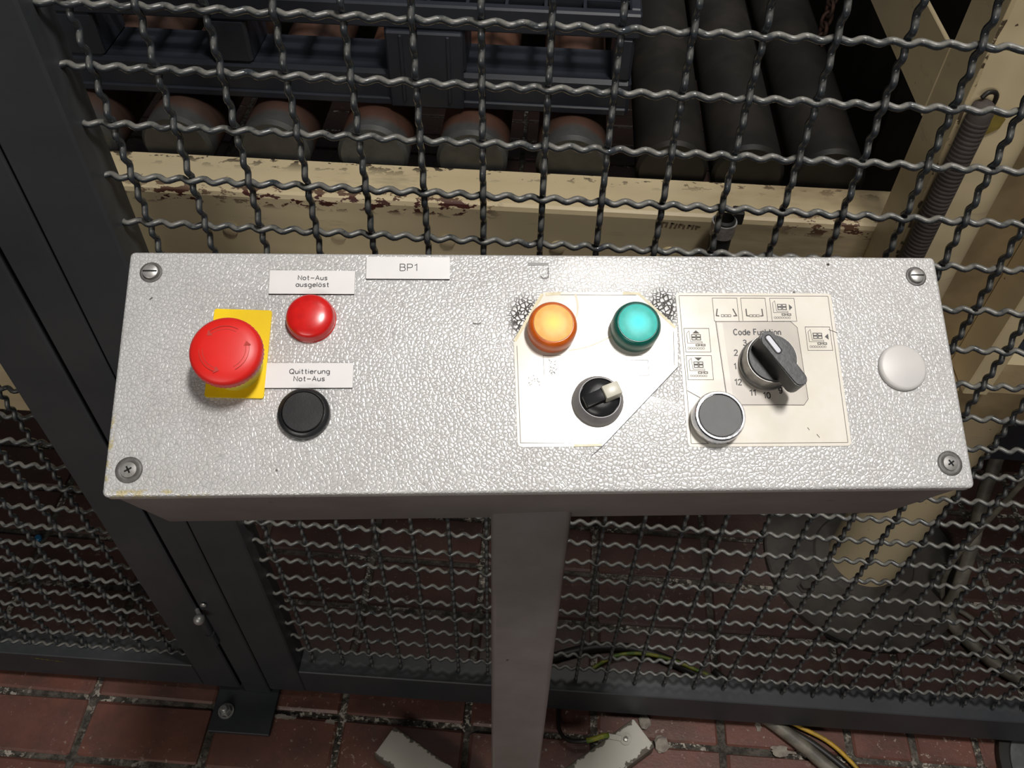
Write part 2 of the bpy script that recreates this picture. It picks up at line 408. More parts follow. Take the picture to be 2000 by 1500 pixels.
GLY = {
 'N': (4, [[(0, 0), (0, 6), (4, 0), (4, 6)]]), 'o': (3.6, [O_]), 't': (2.4, [[(1, 6), (1, 1), (1.4, .1), (2.3, 0)], [(0, 4), (2.3, 4)]]),
 '-': (4.4, [[(0, 2.6), (4.4, 2.6)]]), 'A': (4.4, [[(0, 0), (2.2, 6), (4.4, 0)], [(.8, 2.1), (3.6, 2.1)]]),
 'u': (3.2, [[(0, 4), (0, 1.2), (.5, .3), (1.4, 0), (2.4, .3), (3.2, 1.2)], [(3.2, 4), (3.2, 0)]]),
 's': (3, [[(2.9, 3.2), (2.4, 3.8), (1.5, 4), (.6, 3.8), (.2, 3.1), (.6, 2.4), (2.2, 1.8), (2.9, 1.1), (2.5, .3), (1.5, 0), (.6, .2), (.1, .8)]]),
 'a': (3.6, [O_, [(3.6, 4), (3.6, 0)]]), 'g': (3.6, [O_, [(3.6, 4), (3.6, -.9), (3.1, -1.7), (2, -2), (.9, -1.8)]]),
 'e': (3.6, [[(.1, 2.2), (3.6, 2.2), (3.4, 3.1), (2.8, 3.8), (1.8, 4), (.7, 3.5), (.1, 2.4), (.2, 1.2), (.8, .3), (1.8, 0), (2.8, .2), (3.4, .9)]]),
 'l': (.2, [[(0, 6), (0, 0)]]), 'ö': (3.6, [O_, [(1, 5.3), (1, 5.9)], [(2.6, 5.3), (2.6, 5.9)]]),
 'Q': (5, [circ(2.5, 3, 2.5, 3), [(3, 1.7), (5, -.6)]]), 'i': (.2, [[(0, 4), (0, 0)], [(0, 5.3), (0, 5.9)]]),
 'r': (2.2, [[(0, 4), (0, 0)], [(0, 2.4), (.6, 3.5), (1.4, 4), (2.2, 4)]]),
 'n': (3.1, [[(0, 4), (0, 0)], [(0, 2.8), (.9, 3.8), (1.9, 4), (2.8, 3.6), (3.1, 2.8), (3.1, 0)]]),
 'B': (4.1, [[(0, 0), (0, 6), (2.6, 6), (3.6, 5.5), (3.8, 4.5), (3.4, 3.6), (2.6, 3.2), (0, 3.2)], [(2.6, 3.2), (3.7, 2.8), (4.1, 1.6), (3.7, .4), (2.6, 0), (0, 0)]]),
 'P': (4, [[(0, 0), (0, 6), (2.6, 6), (3.7, 5.5), (4, 4.4), (3.7, 3.3), (2.6, 2.8), (0, 2.8)]]),
 'C': (4.4, [circ(2.4, 3, 2.4, 3, 16, 42, 318)]), 'd': (3.6, [O_, [(3.6, 6), (3.6, 0)]]), 'F': (3.4, [[(3.4, 6), (0, 6), (0, 0)], [(0, 3.2), (2.9, 3.2)]]),
 'k': (3, [[(0, 6), (0, 0)], [(2.8, 4), (0, 1.5)], [(1.0, 2.4), (3, 0)]]), ' ': (1.6, []),
 '2': (3.4, [[(.1, 4.6), (.6, 5.6), (1.7, 6), (2.8, 5.6), (3.3, 4.5), (2.8, 3.3), (.1, 0), (3.4, 0)]]),
 '3': (3.4, [[(.1, 5), (.7, 5.8), (1.7, 6), (2.8, 5.5), (3, 4.4), (2.4, 3.4), (1.4, 3.2), (2.6, 2.9), (3.4, 1.7), (2.8, .4), (1.7, 0), (.6, .2), (0, 1.2)]]),
 '9': (3.4, [circ(1.7, 4.1, 1.6, 1.9), [(3.3, 4.1), (3.2, 1.6), (2.4, .2), (1.4, 0), (.3, .7)]]), '0': (3.4, [circ(1.7, 3, 1.7, 3)]),
 '1': (1.8, [[(0, 4.8), (1, 5.2), (1.8, 6), (1.8, 0)]])}
def stroke_text(bm, s, cx, base, width, cap, w, z):
    adv = sum(GLY[c][0] for c in s) + 1.6 * (len(s) - 1); sx = width / adv; sy = cap / 6; x = cx - width / 2
    for c in s:
        for st in GLY[c][1]: ribbon(bm, [(x + p[0] * sx, base + p[1] * sy) for p in st], w, z)
        x += (GLY[c][0] + 1.6) * sx
mm = lambda v: v * 0.001

# ------------------------------------------------------------------ floor of clinker bricks
bm = box(-3.2, 4.2, -1.6, 5.2, -0.12, -0.0045)
floor = tag(link('floor', bm, M['mortar']), 'red brown clinker brick floor with pale crumbling mortar joints', None, None, 'structure')
def brick_mesh(w, d, k):
    rnd = random.Random(k)
    b = box(-w / 2, w / 2, -d / 2, d / 2, -0.03, 0.0)
    top = [e for e in b.edges if all(v.co.z > -0.001 for v in e.verts)] + [e for e in b.edges if abs(e.verts[0].co.z - e.verts[1].co.z) > 0.02]
    bmesh.ops.bevel(b, geom=top, offset=0.0032, segments=1, affect='EDGES')
    for v in b.verts:
        v.co.x += rnd.uniform(-1, 1) * 0.0014; v.co.y += rnd.uniform(-1, 1) * 0.0012
        if v.co.z > -0.001: v.co.z = rnd.uniform(-1, 1) * 0.0005
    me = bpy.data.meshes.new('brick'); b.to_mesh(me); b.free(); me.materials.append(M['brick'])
    return me
full = [brick_mesh(0.191, 0.0860, k) for k in range(6)]
half = [brick_mesh(0.0905, 0.0860, 20 + k) for k in range(4)]
spots = []
for j in range(-8, 42):
    yc = -0.0485 + 0.0965 * j + 0.04825
    for i in range(-12, 17):
        xc = 0.0377 + 0.2028 * i + 0.1014
        if xc > 0.84 and j >= 0 and j < 12:
            spots.append((xc - 0.0507, yc, 1)); spots.append((xc + 0.0507, yc, 1))
        else: spots.append((xc, yc, 0))
spots = [s for s in spots if -3.0 < s[0] < 4 and s[1] < 3.9]
def vis_key(s):
    return (s[0] - 0.35) ** 2 * 0.85 + (s[1] - 0.15) ** 2 * 1.0
spots.sort(key=vis_key)
far = bmesh.new()
rb = random.Random(5)
for k, (x, y, h) in enumerate(spots):
    rot = 0.009 * (x < 9) * -1 + rb.uniform(-1, 1) * 0.004
    Mx = Matrix.Translation((x, y - 0.011 * (x - 0.2), rb.uniform(-1, 1) * 0.0007)) @ Matrix.Rotation(rot, 4, 'Z') @ Matrix.Rotation(rb.uniform(-1, 1) * 0.003, 4, 'X')
    me = rb.choice(half if h else full)
    if k < 285:
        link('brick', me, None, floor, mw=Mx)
    else:
        n0 = len(far.verts); far.from_mesh(me); far.verts.ensure_lookup_table()
        bmesh.ops.transform(far, matrix=Mx, verts=far.verts[n0:])
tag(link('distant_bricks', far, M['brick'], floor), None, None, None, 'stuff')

# ------------------------------------------------------------------ crimped wire mesh
PX, PZ, ZT = 0.045, 0.045262, 1.14
AMP, WR = 0.0024, 0.00255
def wire_mesh(name, length, phase0, pitch, vertical, sign):
    n = max(2, int(length / pitch * 20)); pts = []
    for k in range(n + 1):
        s = length * k / n; u = phase0 + s / pitch
        y = sign * AMP * math.cos(5 * PI * u)
        pts.append((0, y, s) if vertical else (s, y, 0))
    b = tube(pts, WR, 7)
    me = bpy.data.meshes.new(name); b.to_mesh(me); b.free(); me.materials.append(M['wire'])
    for p in me.polygons: p.use_smooth = True
    return me
def weave(parent, x0, x1, z0, z1):
    H = {par: wire_mesh('horizontal_wire', x1 - x0, x0 / PX, PX, False, -1 if par == 0 else 1) for par in (0, 1)}
    rz0 = (ZT - z0) / PZ
    V = {par: wire_mesh('vertical_wire', z1 - z0, -rz0, PZ, True, 1 if par == 0 else -1) for par in (0, 1)}
    for r in range(int(math.ceil((ZT - z1) / PZ)), int(rz0) + 1):
        z = ZT - r * PZ
        if z < z0 + 0.004 or z > z1 - 0.004: continue
        link('horizontal_wire', H[r % 2], None, parent, mw=Matrix.Translation((x0, 0, z + random.uniform(-1, 1) * 0.0006)))
    for c in range(int(math.ceil(x0 / PX)), int(math.floor(x1 / PX)) + 1):
        x = c * PX
        if x < x0 + 0.004 or x > x1 - 0.004: continue
        link('vertical_wire', V[c % 2], None, parent, mw=Matrix.Translation((x + random.uniform(-1, 1) * 0.0006, 0, z0)))

TOPZ = 1.72
post = thing('fence_post', (-0.1025, 0, 0), 'anthracite square fence post bolted to the brick floor between the gate and the mesh panel', 'post')
link('tube', box(-0.1238, -0.0818, -0.0195, 0.0215, 0.008, 1.80, 0.002), M['fence'], post)
link('base_plate', box(-0.167, -0.069, -0.0855, 0.085, 0.0, 0.008, 0.001), M['fence'], post)
b = lathe([(0.0, .0085), (.0125, .0085), (.0125, .0105), (.0095, .0105)], 24)
lathe([(.0095, .0105), (.0088, .0175), (.0060, .0180)], 6, b)
lathe([(.0055, .016), (.0055, .024), (.004, .0255), (0, .0255)], 16, b)
link('anchor_bolt', b, M['steel'], post, mw=Matrix.Translation((-0.1455, -0.0535, 0)))
b = lathe([(0.0, .0085), (.0125, .0085), (.0125, .0105), (.0095, .0105)], 24)
lathe([(.0095, .0105), (.0088, .0175), (.0060, .0180)], 6, b)
link('anchor_bolt', b, M['steel'], post, mw=Matrix.Translation((-0.105, 0.058, 0)))

fp = thing('mesh_fence_panel', (0.6, 0, 0.03), 'anthracite framed panel of crimped wire mesh behind the silver control panel', 'fence')
link('stile', box(-0.0800, -0.0215, -0.02, 0.02, 0.0265, 1.76, 0.002), M['fence'], fp)
link('stile', box(1.262, 1.322, -0.02, 0.02, 0.0265, 1.76, 0.002), M['fence'], fp)
link('bottom_rail', box(-0.0215, 1.262, -0.0195, 0.0195, 0.0275, 0.1030, 0.0015), M['fence'], fp)
link('top_rail', box(-0.0215, 1.262, -0.0195, 0.0195, 1.70, 1.76, 0.0015), M['fence'], fp)
weave(fp, -0.030, 1.268, 0.097, 1.706)

gate = thing('mesh_gate', (-0.55, 0, 0.02), 'anthracite framed wire mesh gate leaf left of the post', 'gate')
link('stile', box(-0.1875, -0.1282, -0.02, 0.02, 0.0235, 1.76, 0.002), M['fence'], gate)
link('stile', box(-1.05, -0.99, -0.02, 0.02, 0.0235, 1.76, 0.002), M['fence'], gate)
link('bottom_rail', box(-0.99, -0.1875, -0.0195, 0.0195, 0.0245, 0.0985, 0.0015), M['fence'], gate)
link('top_rail', box(-0.99, -0.1875, -0.0195, 0.0195, 1.70, 1.76, 0.0015), M['fence'], gate)
weave(gate, -0.996, -0.180, 0.093, 1.706)
b = lathe([(0, -.0078), (.0040, -.0067), (.0067, -.0039), (.0078, 0), (.0067, .0039), (.0040, .0067), (0, .0078)], 20)
link('latch_ball', b, M['steel'], gate, smooth='all', mw=Matrix.Translation((-0.1205, -0.034, 0.2985)))
link('latch_pin', tube([(-0.1205, -0.030, 0.298), (-0.1290, -0.018, 0.296)], 0.003, 8), M['steel'], gate)
link('hinge_barrel', tube([(-0.1255, -0.0225, 0.235), (-0.1255, -0.0225, 0.285)], 0.0055, 12), M['fence'], gate)
link('hinge_barrel', tube([(-0.1255, -0.0225, 0.200), (-0.1255, -0.0225, 0.231)], 0.0062, 12), M['fence'], gate)
b = bmesh.new()
for k in range(7):
    x = -0.447 + 0.0075 * k; ribbon(b, [(x, .088 - .0012 * k + random.uniform(-.001, .001)), (x + .006, .0865 - .0012 * k)], random.uniform(.001, .004), 0)
bmesh.ops.rotate(b, verts=b.verts, cent=(0, 0, 0), matrix=Matrix.Rotation(PI / 2, 3, 'X')); bmesh.ops.translate(b, verts=b.verts, vec=(0, -.0198, 0))
link('paint_smear', b, plain('yellow_green_smear', (0.14, 0.14, 0.02), 0.6), gate)['label'] = 'yellow green paint smear'
link('hinge_screw', lathe([(0, 0), (.004, 0), (.0035, .002), (0, .0028)], 12), M['steel'], gate,
     mw=Matrix.Translation((-0.1135, -0.0215, 0.318)) @ Matrix.Rotation(PI / 2, 4, 'X'))

# ------------------------------------------------------------------ roller conveyor behind the fence
cv = thing('roller_conveyor', (0.15, 0.3, 0), 'cream painted roller conveyor with rusty rollers behind the mesh', 'conveyor')
b = bmesh.new()
prof = [(0.262, 0.836), (0.262, 0.840), (0.206, 0.840), (0.2018, 0.8385), (0.200, 0.834), (0.200, 0.436), (0.2018, 0.432), (0.206, 0.430),
        (0.262, 0.430), (0.262, 0.434), (0.207, 0.4345), (0.2045, 0.437), (0.2045, 0.833), (0.207, 0.836)]
def extrude_profile(b, prof, x0, x1, nseg=1):
    rings = [[b.verts.new((x0 + (x1 - x0) * s / nseg, y, z)) for y, z in prof] for s in range(nseg + 1)]
    for s in range(nseg):
        for i in range(len(prof)):
            j = (i + 1) % len(prof)
            b.faces.new((rings[s][i], rings[s][j], rings[s + 1][j], rings[s + 1][i]))
    b.faces.new(rings[0]); b.faces.new(rings[-1][::-1]); bmesh.ops.recalc_face_normals(b, faces=b.faces)
extrude_profile(b, prof, -1.5, 0.690)
link('side_beam', b, M['beam'], cv)
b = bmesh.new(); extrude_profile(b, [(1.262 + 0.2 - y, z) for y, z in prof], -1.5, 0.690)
link('side_beam', b, M['dark'], cv)['label'] = 'dark far side beam'  # far beam coloured dark so the gap behind the rollers stays dark
RP = 0.1093; RR = 0.039
b = lathe([(0, 0), (RR - .004, 0), (RR, .004), (RR, .93), (RR - .004, .934), (0, .934)], 40)
bmesh.ops.rotate(b, verts=b.verts, cent=(0, 0, 0), matrix=Matrix.Rotation(-PI / 2, 3, 'X'))
rme = bpy.data.meshes.new('roller'); b.to_mesh(rme); b.free(); rme.materials.append(M['roller'])
for p in rme.polygons: p.use_smooth = len(p.vertices) == 4
rme.set_sharp_from_angle(angle=math.radians(40))
bolt = lathe([(0, 0.0), (.0086, 0), (.0080, .0022), (.0060, .0030), (0, .0032)], 18)
bmesh.ops.rotate(bolt, verts=bolt.verts, cent=(0, 0, 0), matrix=Matrix.Rotation(PI / 2, 3, 'X'))
bme = bpy.data.meshes.new('bolt_head'); bolt.to_mesh(bme); bolt.free(); bme.materials.append(M['cream'])
for p in bme.polygons: p.use_smooth = True
bme.set_sharp_from_angle(angle=math.radians(40))
ax = tube([(0, 0.930, 0), (0, 0.975, 0)], 0.006, 8)
axm = bpy.data.meshes.new('roller_axle'); ax.to_mesh(axm); ax.free(); axm.materials.append(M['dark'])
darkened = rme.copy(); darkened.materials.clear(); darkened.materials.append(M['roller_dark'])
for k in range(-10, 7):
    x = 0.0140 + RP * k
    if k in (5, 6): x = (0.5340, 0.6215)[k - 5]
    r = link('roller', darkened if k > 3 else rme, None, cv, mw=Matrix.Translation((x, 0.267, 0.8455)) @ Matrix.Rotation(random.uniform(0, 6), 4, 'Y'))
    link('roller_axle', axm, None, cv, mw=Matrix.Translation((x, 0.267, 0.8455)))
    if k < 5: link('bolt_head', bme, None, cv, mw=Matrix.Translation((-0.0290 + 0.1205 * k, 0.2, 0.7895)))
leg = lathe([(0, 0.015), (.062, 0.015), (.062, .538), (0, .538)], 48)
link('leg', leg, M['cream'], cv, smooth=True, mw=Matrix.Translation((0.930, 0.300, 0)))
link('leg', lathe([(0, 0.0), (.045, 0.0), (.045, .43), (0, .43)], 32), M['cream'], cv, smooth=True, mw=Matrix.Translation((-1.2, 0.24, 0)))
link('leg', lathe([(0, 0.0), (.045, 0.0), (.045, .43), (0, .43)], 32), M['cream'], cv, smooth=True, mw=Matrix.Translation((-1.2, 1.22, 0)))
link('leg_flange', lathe([(0, 0), (.176, 0), (.176, .012), (.173, .015), (.09, .016), (.086, .021), (0, .021)], 64), M['base_dark'], cv, smooth=True, mw=Matrix.Translation((0.930, 0.300, 0)))
for a in (250, 340, 70, 160):
    b = lathe([(0, .015), (.013, .015), (.013, .018), (.009, .018), (.009, .026), (0, .026)], 6)
    link('flange_bolt', b, M['base_dark'], cv, mw=Matrix.Translation((0.930 + .135 * math.cos(math.radians(a + 50)), 0.300 + .135 * math.sin(math.radians(a + 50)), 0)))
# smudged stencil left on the beam
b = bmesh.new()
rs = random.Random(3)
for k in range(9):
    x = 0.4405 + k * 0.0046
    ribbon(b, [(x, 0.8235 + rs.uniform(0, .002)), (x + rs.uniform(-.001, .002), 0.8315 - rs.uniform(0, .003))], 0.0022, 0)
    if k % 2 == 0: ribbon(b, [(x, 0.831 - .0004 * k), (x + .004, 0.8305 - .0004 * k)], 0.0018, 0)
bmesh.ops.rotate(b, verts=b.verts, cent=(0, 0, 0), matrix=Matrix.Rotation(PI / 2, 3, 'X'))
bmesh.ops.translate(b, verts=b.verts, vec=(0, 0.1996, 0))
link('stencil_mark', b, plain('faded_brown_stencil', (0.20, 0.15, 0.085), 0.6), cv)

pipe = thing('pipe_stub', (0.5, 0.178, 0.5), 'short open grey pipe standing upright against the cream beam', 'pipe')
link('pipe_wall', lathe([(.0088, .50), (.0110, .50), (.0110, .856), (.0088, .858), (.0088, .50)], 24), M['dark'], pipe, smooth=True, mw=Matrix.Translation((0.4993, 0.178, 0)))
link('clamp', box(0.509, 0.520, 0.186, 0.1995, 0.843, 0.858, 0.001), M['dark'], pipe)
link('clamp_band', lathe([(.0112, .838), (.0128, .838), (.0128, .854), (.0112, .854)], 24), M['steel'], pipe, smooth=True, mw=Matrix.Translation((0.4993, 0.178, 0)))

# pallet on the rollers
pl = thing('plastic_pallet', (0.04, 0.61, 0.885), 'dark blue grey plastic pallet lying on the rollers', 'pallet')
PY0, PY1 = 0.309, 0.909
for y0, y1 in ((PY0, PY0 + .07), (0.57, 0.65), (PY1 - .07, PY1)):
    link('bottom_runner', box(-0.325, 0.400, y0, y1, 0.8852, 0.926, 0.004), M['pallet'], pl)
    link('runner_lip', box(-0.322, 0.397, y0 - 0.003, y0 + 0.002, 0.8872, 0.896, 0.0015), M['pallet'], pl)
    for x0, x1 in ((-0.324, -0.165), (-0.048, -0.004), (0.140, 0.224), (0.378, 0.398)):
        bb = box(x0, x1, y0 + .001, y1 - .002, 0.9255, 0.9735, 0.003)
        link('block', bb, M['pallet'], pl)
link('block_panel', box(0.142, 0.222, PY0 - 0.006, PY0 + .002, 0.887, 0.9730, 0.002), M['pallet'], pl)
link('block_panel', box(0.156, 0.160, PY0 - 0.008, PY0 - .005, 0.895, 0.9700, 0.001), M['pallet'], pl)
link('block_panel', box(0.205, 0.209, PY0 - 0.008, PY0 - .005, 0.895, 0.9700, 0.001), M['pallet'], pl)
for y in (PY0, PY1 - .012):
    link('deck_rim', box(-0.327, 0.402, y, y + .012, 0.9732, 0.999, 0.002), M['pallet'], pl)
for x in (-0.327, 0.390):
    link('deck_rim', box(x, x + .012, PY0 + .012, PY1 - .012, 0.9732, 0.999, 0.002), M['pallet'], pl)
for k in range(18):
    x = -0.315 + 0.0395 * (k + .7)
    link('deck_rib', box(x - .0016, x + .0016, PY0 + .012, PY1 - .012, 0.976, 0.998), M['pallet'], pl)
for k in range(13):
    y = PY0 + .012 + 0.0205 + 0.042 * k
    link('deck_rib', box(-0.315, 0.390, y - .0016, y + .0016, 0.976, 0.997), M['pallet'], pl)

# machine column on the right
mc = thing('machine_column', (0.75, 0.17, 0.5), 'cream sheet steel machine column standing at the right end of the rollers', 'machine')
def arcprof():
    P = [(0.66, 0.199), (0.66, 0.1365), (0.6615, 0.1350)]
    for k in range(9):
        t = math.radians(-90 + 90 * k / 8); P.append((0.7120 + .024 * math.cos(t), 0.159 + .024 * math.sin(t)))
    P += [(0.736, 0.1990), (0.66, 0.1990)]
    return P
def extr_z(poly, z0, z1): return plate(poly, z0, z1)
link('front_panel', extr_z(arcprof(), 0.600, 1.75), M['cream'], mc, smooth=30)
link('recess_panel', box(0.7365, 0.870, 0.246, 0.2495, 0.599, 1.75), M['cream_shaded'], mc)['label'] = 'cream recess panel with its shade painted in'
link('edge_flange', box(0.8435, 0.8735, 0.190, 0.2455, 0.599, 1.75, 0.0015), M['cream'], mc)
link('column_return', box(0.7325, 0.7362, 0.1992, 0.2458, 0.599, 1.75), M['cream_shaded'], mc)
b = bmesh.new()
rs = random.Random(9); z = 0.60; pts = []
while z < 1.7:
    pts.append((0.6605 + rs.uniform(0, .0022), z)); z += rs.uniform(.004, .016)
L = [b.verts.new((0.6598, 0.1352, z)) for _, z in pts]; Rr = [b.verts.new((x + .0012, 0.1346, z)) for x, z in pts]
for i in range(len(pts) - 1): b.faces.new((L[i], Rr[i], Rr[i + 1], L[i + 1]))
link('scraped_edge', b, M['scuff'], mc)
link('cross_beam', box(0.66, 0.6645, 0.2015, 1.30, 0.968, 1.036, 0.001), M['cream'], mc)
link('cross_tube', box(0.700, 1.60, 0.200, 0.250, 0.540, 0.598, 0.004), M['cream_shaded'], mc)
gap_box = tag(link('dark_gap_box', box(0.745, 2.2, 0.50, 1.5, 0.12, 1.9, 0.01), M['dark']), 'oily box added to fill the black gap behind the cream column', 'machine')  # dark box added so the gap behind the column reads black
jb = thing('junction_box', (1.08, 0.30, 0.40), 'dark grey box mounted beside the cream leg at the right edge', 'box')
link('box_body', box(0.985, 1.30, 0.255, 0.40, 0.385, 0.470, 0.004), M['pallet'], jb)
link('box_lid', box(0.981, 1.304, 0.251, 0.404, 0.471, 0.490, 0.004), M['pallet'], jb)

# corrugated conduit on the column, with its ochre tape
cd = thing('corrugated_conduit', (0.681, 0.125, 0.60), 'brown grey corrugated conduit running down the cream column', 'conduit')
b = bmesh.new(); prof = []
z = 0.60
while z < 1.012:
    prof += [(.0098, z), (.0103, z + .0008), (.0103, z + .0028), (.0098, z + .0036)]; z += .0042
prof += [(.0100, 1.014), (.0100, 1.022), (.0088, 1.028), (.0050, 1.031), (0, 1.032)]
link('hose', lathe(prof, 20), M['corr'], cd, smooth=50, mw=Matrix.Translation((0.6705, 0.1235, 0)))
slot = spline([(0.6660, .1245, 1.0335), (0.6705, .1265, 1.0375), (0.6770, .1285, 1.0365), (0.6810, .131, 1.030), (0.6815, .1325, 1.018)], 6)
link('slot_shadow', tube(slot, 0.0020, 8), M['cable_black'], cd, smooth='all')  # dark shadow of the conduit slot, shaped as a black loop
b = bmesh.new()
plate([(0.6815, .990), (0.6905, .996), (0.6970, 1.001), (0.6985, 1.010), (0.6910, 1.015), (0.6825, 1.013), (0.6800, 1.002)], 0, 0.0012, b)
bmesh.ops.rotate(b, verts=b.verts, cent=(0, 0, 0), matrix=Matrix.Rotation(PI / 2, 3, 'X')); bmesh.ops.translate(b, verts=b.verts, vec=(0, .1348, 0))
link('tape', b, M['ochre'], cd)

# rusty chain end hanging over the rollers
ch = thing('rusty_chain', (0.657, 0.50, 0.88), 'short rusty chain hanging down beside the cross beam', 'chain')
for k in range(9):
    z = 0.885 + k * 0.0135; b = bmesh.new()
    pts = [(.0062 * math.cos(t), 0, .0100 * math.sin(t)) for t in [2 * PI * i / 12 for i in range(13)]]
    tube(pts, .0022, 6, b, cap=False)
    link('chain_link', b, M['rust'], ch, smooth='all', mw=Matrix.Translation((0.640, 0.50, z)) @ Matrix.Rotation(PI / 2 * (k % 2) + .3, 4, 'Z'))

# ------------------------------------------------------------------ cables and odds on the floor
def cable(name, pts, r, mat, label, cat='cable', sub=8):
    o = link(name, tube(spline(pts, sub), r, 10), mat, smooth='all'); tag(o, label, cat); return o
cable('hanging_hose', [(1.165, .47, .60), (1.125, .46, .40), (1.0889, .35, .2044), (1.0785, .28, .1204), (1.0600, .22, .060), (1.0566, .199, .014), (1.0856, .1449, .0125), (1.1534, .0873, .0125), (1.30, .05, .0125)],
      0.0115, M['cable_grey'], 'grey brown hose hanging to the floor right of the cream leg', 'hose')
cable('thin_cable', [(1.05, .235, .535), (1.035, .235, .30), (1.03, .235, .12), (1.055, .225, .018), (1.10, .20, .005), (1.16, .13, .005), (1.24, .12, .005)],
      0.0045, M['cable_grey'], 'thin beige cable dropping to the floor beside the grey hose')
cable('olive_cable', [(0.335, .055, .009), (0.3982, .0827, .009), (0.4585, .0979, .009), (0.5188, .0959, .009), (0.5863, .0739, .009), (0.6431, .0431, .009), (0.700, .004, .009)],
      0.0085, M['cable_black'], 'thick black cable arching over the floor behind the fence')
cable('earth_wire', [(0.395, .030, .004), (0.4331, .0558, .006), (0.4846, .0817, .019), (0.5532, .0821, .020), (0.6363, .0529, .019), (0.690, .030, .006)],
      0.0032, M['cable_yg'], 'yellow green wire lying on the black cable behind the fence')
cable('grey_cable', [(0.62, .060, .012), (0.6856, .0158, .012), (0.7199, -.0065, .0112), (0.7638, -.0395, .0112), (0.8056, -.0753, .0112), (0.8459, -.1098, .0112), (0.90, -.17, .0112)],
      0.0105, M['cable_grey'], 'thick dirty grey cable coming out under the fence rail')
cable('black_cable', [(0.64, .070, .009), (0.715, .006, .008), (0.748, -.0165, .007), (0.7870, -.0385, .007), (0.8310, -.0730, .007), (0.8700, -.108, .007), (0.93, -.17, .007)],
      0.0062, M['cable_black'], 'black cable between the grey cable and the yellow wire')
cable('yellow_wire', [(0.685, .045, .005), (0.7375, -.0005, .010), (0.768, -.0136, .010), (0.8131, -.0344, .008), (0.8501, -.0690, .004), (0.8600, -.0936, .004), (0.885, -.16, .004)],
      0.0034, M['cable_yellow'], 'bright yellow wire curving out from under the fence rail')
gd = thing('grey_floor_disc', (1.178, -0.055, 0), 'round dusty grey disc on the bricks at the lower right corner', 'disc')
link('rim', lathe([(.086, 0), (.104, 0), (.106, .004), (.104, .013), (.090, .014), (.086, .010), (.086, 0)], 48), M['cable_black'], gd, smooth=40, mw=Matrix.Translation((1.178, -0.055, 0.0005)))
link('disc_plate', lathe([(0, .001), (.0855, .001), (.0855, .0095), (.080, .011), (0, .012)], 48), M['grey_disc'], gd, smooth=40, mw=Matrix.Translation((1.178, -0.055, 0.0005)))
def splat(x, y, r, seed, lb, sx=1.0, rot=0.0):
    rr = random.Random(seed); pts = []
    for i in range(22):
        t = 2 * PI * i / 22; q = r * rr.uniform(.55, 1.15); px, py = q * sx * math.cos(t), q * math.sin(t)
        pts.append((px * math.cos(rot) - py * math.sin(rot), px * math.sin(rot) + py * math.cos(rot)))
    o = link('mortar_splash', plate(pts, 0.0003, 0.0016), M['cement'], mw=Matrix.Translation((x, y, 0)))
    tag(o, lb, 'splash', 'pale mortar splashes on the bricks')
splat(0.738, -0.0515, .0090, 2, 'long pale mortar splash on the joint left of the grey cable', 2.3, -.12)
splat(0.706, -0.014, .0085, 4, 'small pale mortar splash under the fence rail left of the grey cable', 0.8)
splat(-0.055, -0.0530, .0042, 6, 'narrow white mortar ridge right of the post base plate', 5.0, -.03)
splat(0.022, -0.0555, .0048, 8, 'white mortar ridge at the brick corner near the left foot', 2.2, 0)
tag(link('bottle_cap', lathe([(0, 0), (.0065, 0), (.0065, .005), (.005, .0065), (0, .0065)], 14), M['blue'], mw=Matrix.Translation((-0.5772, 0.2353, 0.0005))), 'tiny blue cap on the floor behind the gate mesh', 'cap')
for k, (x, y, s, lb) in enumerate(((0.5235, -0.0215, .0085, 'small pale cement crumb behind the tip of the right foot'), (0.5480, -0.0540, .0105, 'larger pale cement crumb right of the right foot'))):
    b = bmesh.new(); bmesh.ops.create_icosphere(b, subdivisions=2, radius=1)
    rr = random.Random(k)
    for v in b.verts: v.co = Vector((v.co.x * s * 1.1, v.co.y * s * 1.5, v.co.z * s * .45)) * rr.uniform(.8, 1.15)
    tag(link('cement_crumb', b, M['cement'], mw=Matrix.Translation((x, y, s * .35))), lb, 'crumb', 'cement crumbs by the right foot')

# ------------------------------------------------------------------ control pedestal
ux, uy, un = Vector((.99380, .10710, -.02890)), Vector((-.08640, .91080, .40370)), Vector((.06950, -.39870, .91440))
ux.normalize(); un = (un - ux * un.dot(ux)).normalized(); uy = un.cross(ux)
OP = Vector((.3249, -.2033, 1.0386))
PM = Matrix(((ux.x, uy.x, un.x, OP.x), (ux.y, uy.y, un.y, OP.y), (ux.z, uy.z, un.z, OP.z), (0, 0, 0, 1)))
cp = thing('control_pedestal', (0.3207, -0.2105, 0), 'hammered silver operator panel with buttons on a grey square post', 'control panel')
def PL(name, b, mat, parent=None, smooth=False, mats=None, at=None):
    mw = PM if at is None else PM @ Matrix.Translation((mm(at[0]), mm(at[1]), mm(at[2]) if len(at) > 2 else 0))
    return link(name, b, mat, parent or cp, mats, smooth, mw)
W2, H2 = .24155, .0717
# lid: sheet with rounded edge folded down
b = bmesh.new()
def ringz(z, ins, r): return [(x, y, z) for x, y in rrect(-W2 + ins, -H2 + ins, W2 - ins, H2 - ins, max(r - ins, .0005), 4)]
lay = [ringz(-.0075, .0, .003), ringz(-.0016, 0, .003), ringz(-.0005, .0005, .003), ringz(0, .0018, .003)]
rings = [[b.verts.new(p) for p in l_] for l_ in lay]
for a, c in zip(rings, rings[1:]):
    for i in range(len(a)): b.faces.new((a[i], a[(i + 1) % len(a)], c[(i + 1) % len(a)], c[i]))
b.faces.new(rings[-1]); b.faces.new(rings[0][::-1])
PL('cover_plate', b, M['hammer'], smooth=50)
